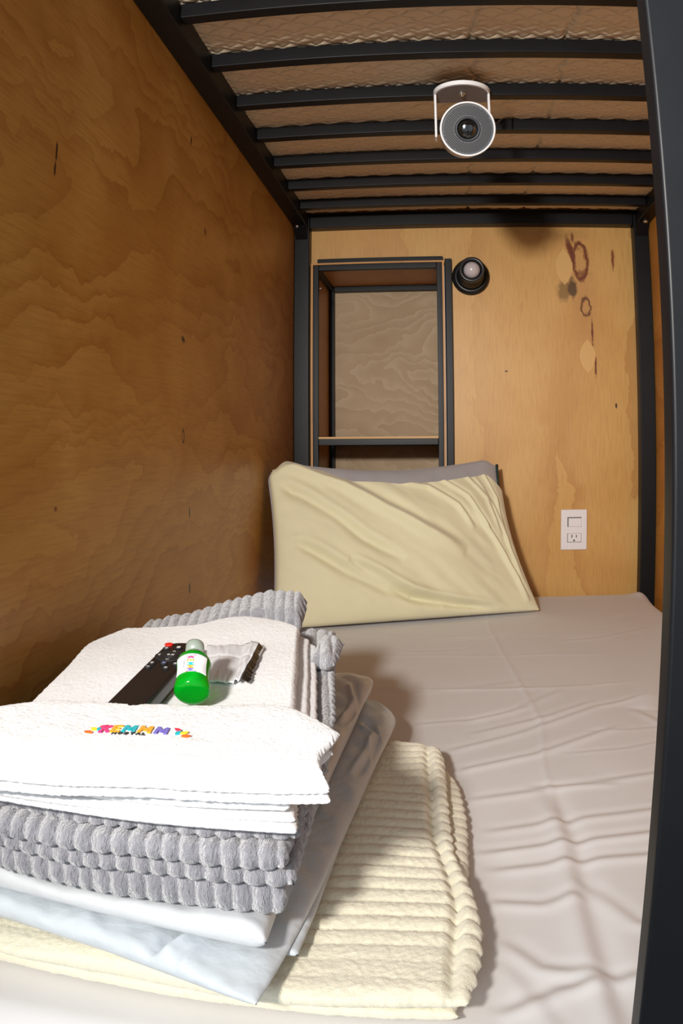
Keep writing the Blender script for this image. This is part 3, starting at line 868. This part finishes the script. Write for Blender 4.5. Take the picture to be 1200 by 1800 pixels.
def gz(a):
    s = float(np.interp(a, [-.3265, -.2590], [.030, .072]))
    w = float(np.interp(a, [-.3265, -.3015, -.2695, -.2590], [0, 1, 1, .15]))
    return lambda X, Y: a + s * np.clip(Y - .47, -.1, .5) + w * .0035 * vnoise(X * 11, Y * 6, 31)
lv = [(-.3265, -.3015, .482, (-.108, .482), (-.120, .75), (-.150, 1.02)),
      (-.3015, -.2855, .476, (-.100, .478), (-.105, .70), (-.145, 1.00)),
      (-.2855, -.2695, .470, (-.104, .474), (-.112, .70), (-.152, .985)),
      (-.2695, -.2590, .482, (-.098, .488), (-.100, .68), (-.140, .96))]
for k, (a, b, y0, fr0, fr1, fr2) in enumerate(lv):
    fc = smooth_poly([(XLg, y0 + .030), (-.33, y0 + .012), (-.25, y0 + .004), (-.16, y0), fr0])
    yb_ = fr2[1]
    bc = smooth_poly([(XLg, yb_ + .02), (-.30, yb_ + .025), (-.22, yb_ + .015), fr2])
    vf = gray_layer(k + 2, fc, bc, [tuple(fc[0]), tuple(bc[0])], smooth_poly([fr0, fr1, fr2], 30, 2), gz(a), gz(b), nu=300, nv=150 if k else 130, r=(.01, .010, .0085, .010))
    mesh('blanket_fold', vf, 'gray_plush', gb, smooth=True)
# corner of the blanket standing up behind the towels, and the rolled strip at the right
fanf = smooth_poly([(-.36, .90), (-.28, .925), (-.22, .935), (-.178, .930)])
fanb = smooth_poly([(-.36, .955), (-.28, .985), (-.22, 1.000), (-.180, .995)])
vf = gray_layer(12, fanf, fanb, [tuple(fanf[0]), tuple(fanb[0])], [tuple(fanf[-1]), tuple(fanb[-1])], lambda X, Y: -.245 + .30 * np.clip(Y - .90, 0, .2), lambda X, Y: -.228 + .30 * np.clip(Y - .90, 0, .2) + .02 * np.clip((X + .33) / .1, 0, 1), nu=200, nv=60, r=.01)
mesh('blanket_fold', vf, 'gray_plush', gb, smooth=True)
vf = gray_layer(14, [(-.143, .80), (-.130, .80), (-.116, .80)], [(-.147, .885), (-.134, .90), (-.119, .885)], [(-.143, .80), (-.147, .885)], [(-.116, .80), (-.119, .885)],
                lambda X, Y: -.236 + 0 * X, lambda X, Y: -.214 + 0 * X, nu=50, nv=60, r=.012)
mesh('blanket_fold', vf, 'gray_plush', gb, smooth=True)

# bath towel
def terry_off(seed, a=.0003, big=.002):
    return lambda X, Y, U, V, s: a * vnoise(X * 520, Y * 520, seed) + big * fbm(X * 10, Y * 10, seed + 2, 2)
def terry_out(X, Y, U, V):
    return .0012 * vnoise(X * 400, Y * 400, 2), .0012 * vnoise(X * 400, Y * 400, 7)
def tz(a, s=.072):
    return lambda X, Y: a + s * (Y - .46)
bt = empty('bath_towel', (-.25, .67, -.25), 'white terry bath towel folded thick on the gray blanket, carrying the remote and bottle', 'towel')
T_top = lambda X, Y: -.2640 + .0750 * Y + .0045 * np.exp(-(((X + .24) / .06) ** 2 + ((Y - .86) / .07) ** 2)) - .004 * np.clip((-.36 - X) / .05, 0, 1)
layers = []
tl_front = smooth_poly([(-.417, .480), (-.30, .474), (-.18, .474), (-.092, .478)])
tl_back = smooth_poly([(-.417, .80), (-.400, .83), (-.33, .842), (-.278, .850), (-.254, .880), (-.225, .892), (-.186, .882), (-.164, .860)])
tl_right = smooth_poly([(-.100, .478), (-.118, .58), (-.131, .66), (-.146, .752), (-.160, .83), (-.164, .860)])
layers.append(slab(smooth_poly([(-.368, .480), (-.30, .474), (-.18, .474), (-.100, .478)]), tl_back[9:], smooth_poly([(-.368, .480), (-.360, .60), (-.374, .71), (-.388, .78), tuple(tl_back[9])]), tl_right,
                   lambda X, Y: T_top(X, Y) - .013, T_top, 260, 250, (.012, .007, .007, .009), off=terry_off(1), out=terry_out, kn=.3))
for k, (dx, zt_) in enumerate([(.011, -.0135), (.020, -.0190)]):
    rt = [(x + dx * min(1, max(.25, (y - .50) / .1)), y - .006 * k) for x, y in tl_right]
    bk = [(x + dx * t, y - .006 * k) for (x, y), t in zip(tl_back, np.linspace(0, 1, len(tl_back)))]
    bk[-1] = rt[-1]
    bk = bk[9:]
    f0 = (-.376, .474 + .003 * k)
    layers.append(slab(smooth_poly([f0, (-.25, .472), rt[0]]), bk, [f0, bk[0]], rt,
                       (lambda z_: (lambda X, Y: T_top(X, Y) + z_ - .0065))(zt_), (lambda z_: (lambda X, Y: T_top(X, Y) + z_))(zt_), 150, 130, (.006, .0045, .005, .005), off=terry_off(5 + k, .0005, .0012), out=terry_out, kn=.3))
mesh('top_fold', layers[0], 'terry', bt, smooth=True)
mesh('middle_fold', layers[1], 'hem', bt, smooth=True)
mesh('bottom_fold', layers[2], 'hem', bt, smooth=True)

# hand towel with embroidered name
def H_top(X, Y):
    drop = .011 * np.clip((.492 - Y) / .032, 0, 1) ** 2
    side = -.007 * np.clip((X + .17) / .10, 0, 1)
    return -.2460 + .0750 * Y - drop - side + .0022 * np.sin(X * 22 + .6) * np.clip((.55 - Y) / .08, 0, 1) + .002 * vnoise(X * 12, Y * 14, 2)
ht = empty('hand_towel', (-.23, .52, -.235), 'white hand towel with a colourful embroidered name draped over the front of the bath towel', 'towel')
hb = smooth_poly([(-.428, .50), (-.351, .552), (-.328, .575), (-.266, .583), (-.219, .588), (-.150, .600), (-.125, .594), (-.100, .566), (-.074, .535)])
hf = smooth_poly([(-.425, .470), (-.34, .456), (-.263, .458), (-.18, .466), (-.101, .467), (-.072, .467)])
hr = smooth_poly([(-.072, .467), (-.082, .488), (-.084, .505), (-.074, .535)])
hl = slab(hf, hb, [tuple(hf[0]), tuple(hb[0])], hr, lambda X, Y: H_top(X, Y) - .0085, H_top, 340, 220, (.006, .004, .0045, .008),
          off=lambda X, Y, U, V, s: (.0005 * vnoise(X * 600, Y * 600, 8) + .0008 * fbm(X * 40, Y * 40, 9)) * np.clip((V - .22) * 9, .15, 1) + (s > 0) * (.0010 * np.exp(-((V - .05) / .015) ** 2) * (1 + np.sin(X * 900)) * .7 + .0012 * np.exp(-((V - .17) / .012) ** 2)),
          out=terry_out, kn=.25)
mesh('top_fold', hl, 'terry', ht, smooth=True)
hf2 = [(x, y + .001) for x, y in hf]
hb2 = [(x - .004 * t, y - .012) for (x, y), t in zip(hb, np.linspace(0, 1, len(hb)))]
hl2 = slab(hf2, hb2, [hf2[0], hb2[0]], [(-.072, .468), (-.083, .49), (-.087, .505), tuple(hb2[-1])], lambda X, Y: H_top(X, Y) - .0165, lambda X, Y: H_top(X, Y) - .0088, 300, 120, (.006, .004, .0040, .006),
           off=lambda X, Y, U, V, s: .0006 * vnoise(X * 500, Y * 500, 18) + .001 * np.exp(-((V - .04) / .012) ** 2) * np.sin(X * 900), out=terry_out, kn=.25)
mesh('bottom_fold', hl2, 'terry', ht, smooth=True)

# stroke letters
GLY = {'K': [[(0, 0), (0, 1)], [(.62, 1), (.06, .45)], [(.2, .58), (.66, 0)]],
       'E': [[(.58, 0), (0, 0), (0, 1), (.58, 1)], [(0, .5), (.48, .5)]],
       'M': [[(0, 0), (.05, 1), (.42, .35), (.78, 1), (.84, 0)]],
       'H': [[(0, 0), (0, 1)], [(.6, 0), (.6, 1)], [(0, .5), (.6, .5)]],
       'O': [[(.3, 0), (0, .3), (0, .7), (.3, 1), (.6, .7), (.6, .3), (.3, 0)]],
       'S': [[(.55, .85), (.3, 1), (.05, .8), (.5, .3), (.3, 0), (0, .15)]],
       'T': [[(.3, 0), (.3, 1)], [(0, 1), (.6, 1)]],
       'A': [[(0, 0), (.3, 1), (.6, 0)], [(.12, .38), (.48, .38)]],
       'L': [[(0, 1), (0, 0), (.5, 0)]],
       '+': [[(0, .5), (.8, .5)], [(.4, .1), (.4, .9)]], '-': [[(0, .5), (.8, .5)]],
       '^': [[(0, .3), (.4, .75), (.8, .3)]], 'v': [[(0, .7), (.4, .25), (.8, .7)]], '<': [[(.6, 1), (.1, .5), (.6, 0)]], '>': [[(.1, 1), (.6, .5), (.1, 0)]],
       'b': [[(.8, .7), (.2, .7), (.0, .4), (.2, .1), (.8, .1)], [(.0, .4), (.3, .75)]], 'h': [[(0, .5), (.45, 1), (.9, .5)], [(.15, .45), (.15, 0), (.75, 0), (.75, .45)]],
       'm': [[(0, 0), (.9, 0)], [(0, .5), (.9, .5)], [(0, 1), (.9, 1)]], 'o': [[(.3, .1), (.05, .5), (.3, .9), (.65, .9), (.85, .5), (.65, .1), (.3, .1)]],
       's': [[(0, .2), (0, .8), (.8, .8), (.8, .2), (0, .2)]]}
def strokes(ch, x, y, s, w, wid=1.0, sub_=6):
    """thick 2-D strokes as quads, cut into short steps so they can follow a curved surface"""
    Q = []
    for pl in GLY[ch]:
        for (ax, ay), (bx_, by_) in zip(pl[:-1], pl[1:]):
            a = np.array((x + ax * s * wid, y + ay * s)); b = np.array((x + bx_ * s * wid, y + by_ * s))
            d = b - a; L_ = np.hypot(*d); d = d / L_; nrm = np.array((-d[1], d[0])) * w / 2
            a = a - d * w * .4; b = b + d * w * .4
            for i in range(sub_):
                p0, p1 = a + (b - a) * i / sub_, a + (b - a) * (i + 1) / sub_
                Q.append([p0 - nrm, p1 - nrm, p1 + nrm, p0 + nrm])
    return Q
def leaf(x0, y0, x1, y1, w):
    a, b = np.array((x0, y0)), np.array((x1, y1)); d = b - a; n__ = np.array((-d[1], d[0])) / np.hypot(*d) * w / 2
    Q = []
    for i in range(6):
        t0, t1 = i / 6, (i + 1) / 6
        w0, w1 = math.sin(PI * (t0 * .9 + .05)), math.sin(PI * (t1 * .9 + .05))
        Q.append([a + d * t0 - n__ * w0, a + d * t1 - n__ * w1, a + d * t1 + n__ * w1, a + d * t0 + n__ * w0])
    return Q
def quads(Qs, surf, th):
    V, F = [], []
    for Q in Qs:
        n0 = len(V)
        for lift in (0, th):
            for p in Q: V.append(surf(p[0], p[1], lift))
        F += [(n0 + 3, n0 + 2, n0 + 1, n0), (n0 + 4, n0 + 5, n0 + 6, n0 + 7)] + [(n0 + i, n0 + (i + 1) % 4, n0 + 4 + (i + 1) % 4, n0 + 4 + i) for i in range(4)]
    return V, F
def thread(name, c):
    return cloth(name, c, ((1500, 0.5, 0.0006),), 0.6, 0.1, 0.1)
M['pink'] = thread('pink_thread', (.85, .04, .22)); M['orange'] = thread('orange_thread', (.95, .42, .01)); M['teal'] = thread('teal_thread', (.0, .47, .55))
M['purple'] = thread('purple_thread', (.20, .16, .62)); M['yellow'] = thread('yellow_thread', (.98, .75, .02)); M['red'] = thread('red_thread', (.75, .02, .08))
M['ink'] = thread('black_thread', (.03, .02, .02)); M['vermilion'] = thread('vermilion_thread', (.95, .15, .01))
WORD = [('K', 'pink', .0, .60), ('E', 'orange', .145, .60), ('M', 'teal', .285, .66), ('M', 'orange', .49, .66), ('M', 'purple', .70, .66)]
# towel plan: baseline from the left feather to the right one
LA, LB = np.array((-.2585, .512)), np.array((-.1860, .519))
ldir = (LB - LA) / np.hypot(*(LB - LA)); lnrm = np.array((-ldir[1], ldir[0]))
LW = float(np.hypot(*(LB - LA)))
def towel_surf(a, b, lift):
    bow = .0045 * math.sin(PI * min(1, max(0, a / LW))) 
    p = LA + ldir * a + lnrm * (b + bow)
    return (p[0], p[1], float(H_top(p[0], p[1])) + .0006 + lift)
def logo(parent, surf, W, s, w, th, tag_='letter'):
    x0 = W * .13; k = W * .77
    for ch, c, fx, wd in WORD:
        mesh(tag_, quads(strokes(ch, x0 + k * fx * 1.06, 0, s, w, wd * 1.25 * (k / (s * 5.0))), surf, th), c, parent)
    for sx, xc in ((-1, W * .075), (1, W * .965)):
        for (ax, ay, bx_, by_, c) in ((.35, .1, .1, .75, 'teal'), (.05, .35, -.45, .75, 'yellow'), (.1, .8, .65, 1.15, 'red'), (-.1, -.1, -.75, .1, 'vermilion')):
            mesh('feather', quads(leaf(xc - sx * ax * s * -1 * -1, ay * s, xc - sx * bx_ * s * -1 * -1, by_ * s, w * 1.5), surf, th), c, parent)
em = empty('x', (0, 0, 0), None, None)
bpy.data.objects.remove(em)
logo(ht, towel_surf, LW, .0105, .0026, .0008)
x_ = LW * .27
for ch in 'HOSTAL':
    mesh('letter', quads(strokes(ch, x_, -.0048, .0034, .0009, 1.2), towel_surf, .0006), 'ink', ht)
    x_ += LW * .062

# ---------------------------------------------------------------- remote control
def Tz(x, y): return float(T_top(np.array(x), np.array(y)))
ra, rb_ = np.array((-.2545, .560)), np.array((-.2590, .742))      # centre line of the remote on the towel (near end, far end)
dv = rb_ - ra; RL = float(np.hypot(*dv)); yaw = math.atan2(dv[1], dv[0]) - PI / 2
pz = Tz(*ra)
pitch = math.atan2(Tz(*rb_) - Tz(*ra), RL)
rem = empty('remote_control', (ra[0], ra[1], pz + .0022), 'black remote control with a red power button lying on the bath towel', 'remote control', rot=(pitch, 0, yaw))
def rrect(x0, x1, y0, y1, r, n=8):
    P_ = []
    for cx__, cy__, a0 in ((x1 - r, y1 - r, 0), (x0 + r, y1 - r, PI / 2), (x0 + r, y0 + r, PI), (x1 - r, y0 + r, 3 * PI / 2)):
        for i in range(n + 1):
            a = a0 + PI / 2 * i / n
            P_.append((cx__ + r * math.cos(a), cy__ + r * math.sin(a)))
    return P_
def prism(P_, z0, z1, inset=0.0):
    n = len(P_)
    cx__ = sum(p[0] for p in P_) / n; cy__ = sum(p[1] for p in P_) / n
    V = [(x, y, z0) for x, y in P_] + [(x, y, z1) for x, y in P_]
    return V, [tuple(range(n - 1, -1, -1)), tuple(range(n, 2 * n))] + [(i, (i + 1) % n, n + (i + 1) % n, n + i) for i in range(n)]
RW = .0175
mesh('case', prism(rrect(-RW, RW, 0, RL, .016), 0, .014), 'black_plastic', rem, local=True, bevel=.003, seg=3, origin=False)
zt_ = .0141
M['button'] = simple('button_rubber', (.02, .02, .022), .5)
M['red_button'] = simple('red_button', (.85, .03, .02), .4)
M['print'] = simple('white_print', (.75, .75, .75), .5)
M['blue_print'] = simple('blue_print', (.25, .28, .6), .5)
def btn(nm, x, y, rx, ry, mt, h=.0012):
    P_ = [(x + rx * math.cos(a), y + ry * math.sin(a)) for a in np.linspace(0, 2 * PI, 28, endpoint=False)]
    return mesh(nm, prism(P_, zt_, zt_ + h), mt, rem, local=True, bevel=.0003, origin=False)
def sym(ch, x, y, s, mt='print', z=None):
    Q = strokes(ch, x - s * .4, y - s * .5, s, s * .22, 1.0, 1)
    z = z or zt_ + .0013
    return mesh('symbol', quads(Q, lambda a, b, l: (a, b, z + l), .0002), mt, rem, local=True, origin=False)
L0 = RL
btn('power_button', -.0125, L0 - .012, .0042, .0042, 'red_button', .0016)
btn('navigation_ring', -.000, L0 - .044, .0155, .0155, 'button', .0010)
btn('ok_button', 0, L0 - .044, .0065, .0065, 'button', .0018)
sym('O', -.0018, L0 - .044, .0032, z=zt_ + .0019); sym('K', .0022, L0 - .044, .0032, z=zt_ + .0019)
for ch, x, y in (('^', 0, .0325), ('v', 0, .0555), ('<', -.0115, .044), ('>', .0115, .044)): sym(ch, x, L0 - y, .0032)
for ch, x, y, c in (('o', -.0125, .0235, 'print'), ('m', 0, .0195, 'print'), ('h', .0125, .0195, 'print'), ('o', -.0125, .0665, 'print'), ('s', 0, .0650, 'blue_print'), ('b', .0125, .0650, 'print'), ('-', -.0125, .0770, 'print'), ('+', .0065, .0770, 'print'), ('b', .0125, .010, 'print')):
    btn('button', x * .9, L0 - y, .0036, .0034, 'button'); sym(ch, x * .9, L0 - y, .0032, c)

# ---------------------------------------------------------------- sachet
def sachet():
    n, m_ = 60, 40
    A0 = [np.array((-.244, .769)), np.array((-.199, .779)), np.array((-.217, .673)), np.array((-.182, .671))]   # far-left, far-right, near-left, near-right
    V = []
    for side in (1, -1):
        for i in range(n):
            for j in range(m_):
                u, v = i / (n - 1), j / (m_ - 1)
                p = (1 - u) * ((1 - v) * A0[2] + v * A0[0]) + u * ((1 - v) * A0[3] + v * A0[1])
                p = p + np.array((.010 * max(0, u - .7) / .3 * (v - .2), 0))
                body = (math.sin(PI * min(1, u / .78)) ** .5 if u < .78 else 0) * math.sin(PI * v) ** .5
                z = Tz(*p) + .0035 + side * (.0030 * body + .0003)
                z += .0008 * float(vnoise(u * 14, v * 4, 3)) + (0.0 if u < .78 else   .0022 * abs(math.sin((u - .78) * 16)) + .003 * (u - .78) / .22 + .001 * float(vnoise(u * 60, v * 9, 4)))
                z += -.0007 * math.exp(-((v - .62) / .02) ** 2)
                V.append((p[0], p[1], z))
    F = []
    for s in (0, 1):
        o_ = s * n * m_
        for i in range(n - 1):
            for j in range(m_ - 1):
                q_ = (o_ + i * m_ + j, o_ + (i + 1) * m_ + j, o_ + (i + 1) * m_ + j + 1, o_ + i * m_ + j + 1)
                F.append(q_ if s == 0 else q_[::-1])
    N = n * m_
    for i in range(n - 1):
        F.append((i * m_, N + i * m_, N + (i + 1) * m_, (i + 1) * m_))
        F.append(((i + 1) * m_ + m_ - 1, N + (i + 1) * m_ + m_ - 1, N + i * m_ + m_ - 1, i * m_ + m_ - 1))
    for j in range(m_ - 1):
        F.append((j + 1, N + j + 1, N + j, j))
        F.append(((n - 1) * m_ + j, N + (n - 1) * m_ + j, N + (n - 1) * m_ + j + 1, (n - 1) * m_ + j + 1))
    return V, F
M['foil_white'] = simple('white_foil', (.86, .87, .90), .25, 0.0, .6)
M['foil_dark'] = simple('dark_foil', (.05, .045, .04), .2, .7)
sa = empty('sachet', (-.21, .73, Tz(-.21, .73)), 'white crimped sachet lying on the towel beside the green bottle', 'sachet')
mesh('wrapper', sachet(), 'foil_white', sa, smooth=True)
zz = lambda x, y, l: (x, y, Tz(x, y) + .004 + l)
V_, F_ = [], []
for i in range(25):
    t = i / 24
    x, y = -.182 + (-.190 + .182) * t, .671 + (.772 - .671) * t
    j = .0012 * float(vnoise(t * 25, 0, 6))
    w_ = .0070 * (1 - .45 * t)
    for dx, dz in ((0, .0088), (w_ + j, .0052), (w_ + j, .0046), (0, .0078)):
        V_.append((x + dx, y, Tz(x, y) + dz))
for i in range(24):
    for k in range(4):
        F_.append((i * 4 + k, i * 4 + (k + 1) % 4, i * 4 + 4 + (k + 1) % 4, i * 4 + 4 + k))
F_ += [(0, 1, 2, 3), (99, 98, 97, 96)]
mesh('torn_strip', (V_, [f[::-1] for f in F_]), 'foil_dark', sa)

# ---------------------------------------------------------------- bottle
q = NT('green_gel_bottle')
q.b.inputs['Base Color'].default_value = (.0, .55, .02, 1)
q.b.inputs['Roughness'].default_value = .08
q.b.inputs['Transmission Weight'].default_value = .55
q.b.inputs['IOR'].default_value = 1.4
q.b.inputs['Subsurface Weight'].default_value = .0
M['gel'] = q.m
M['cap'] = simple('frosted_cap', (.36, .42, .36), .35, 0, .5, Transmission_Weight=.25)
M['neck'] = simple('clear_neck', (.50, .62, .30), .12, 0, .5, Transmission_Weight=.7)
M['label_paper'] = simple('white_label', (.85, .86, .90), .4)
bb = np.array((-.2075, .606))
cap_dir = Vector((-.012, .050, .030)).normalized()
BR_ = .0160
zrot = cap_dir.to_track_quat('Z', 'Y')
bot = empty('bottle', (bb[0], bb[1], Tz(*bb) + BR_ * 1.02), 'small bottle of bright green gel with a white label leaning on the remote', 'bottle')
bot.scale = (.95, .95, .74)
bot.rotation_mode = 'QUATERNION'
bot.rotation_quaternion = zrot
def bl_(nm, pr, mt, n=48): return mesh(nm, lathe(pr, n), mt, bot, local=True, smooth=True, origin=False)
bl_('bottle_body', [(0, .0), (.010, .0), (.0140, .0012), (.0158, .004), (.0162, .010), (.0150, .020), (.0148, .034), (.0156, .044), (.0158, .048), (.0145, .0535), (.0120, .0570)], 'gel')
bl_('shoulder', [(.0122, .0568), (.0100, .0600), (.0084, .0620), (.0082, .064)], 'neck')
bl_('cap', [(.0086, .0635), (.0086, .078), (.0082, .0805), (.0070, .0815), (0, .0818)], 'cap')
def lab_surf(a, b, lift):          # a runs along the bottle (down), b around it
    r = float(np.interp(b * 0 + a, [0, .010, .020, .034, .044, .06], [.0158, .0162, .0150, .0148, .0156, .0156])) + .0004 + lift
    return r, a
def on_bottle(ang, h, lift):
    r = float(np.interp(h, [0, .004, .010, .020, .034, .044, .048], [.0140, .0158, .0162, .0150, .0148, .0156, .0158])) + .0003 + lift
    return (r * math.cos(ang), r * math.sin(ang), h)
# which side of the bottle looks up at the lens
inv = zrot.to_matrix().inverted()
up_l = inv @ Vector((.20, -.60, .55)).normalized()
A0 = math.atan2(up_l.y, up_l.x)
V_, F_ = [], []
na, nh = 28, 14
a0_, a1_ = A0 - 1.15, A0 + .85
for lift in (0, .0003):
    for i in range(na):
        for j in range(nh):
            V_.append(on_bottle(a0_ + (a1_ - a0_) * i / (na - 1), .018 + .028 * j / (nh - 1), lift))
N = na * nh
for i in range(na - 1):
    for j in range(nh - 1):
        a = i * nh + j
        F_.append((N + a, N + a + nh, N + a + nh + 1, N + a + 1)); F_.append((a + 1, a + nh + 1, a + nh, a))
for i in range(na - 1):
    a = i * nh; F_.append((a, a + nh, N + a + nh, N + a)); a += nh - 1; F_.append((N + a, N + a + nh, a + nh, a))
lb = mesh('label', (V_, F_), 'label_paper', bot, local=True, smooth=True, origin=False)
def put(parent, vf, mt, nm='letter'): return mesh(nm, vf, mt, parent, local=True, origin=False)
# the name runs down the label: text x = towards the bottle's base, text y = around the bottle
def txt_surf(a, b, lift): return on_bottle(A0 - .18 + b / .0155, .0435 - a, .0004 + lift)
x_ = .0026
for ch, c, fx, wd in WORD:
    put(lb, quads(strokes(ch, x_, -.0022, .0052, .0012, .82 if ch == 'M' else .7, 3), txt_surf, .00015), c)
    x_ += .0044 if ch != 'M' else .0048
for (ax, ay, bx_, by_, c) in ((.0016, -.001, .0008, .001, 'teal'), (.0012, -.0035, .0, -.002, 'vermilion'), (.0006, .003, -.0002, .0055, 'pink'), (.0254, -.003, .026, -.0015, 'red'), (.0248, .003, .0256, .006, 'purple')):
    put(lb, quads(leaf(ax, ay, bx_, by_, .001), txt_surf, .00015), c, 'feather')
x_ = .0085
for ch in 'HOSTAL':
    put(lb, quads(strokes(ch, x_, -.0062, .0012, .0003, 1.0, 2), txt_surf, .0001), 'ink'); x_ += .0017
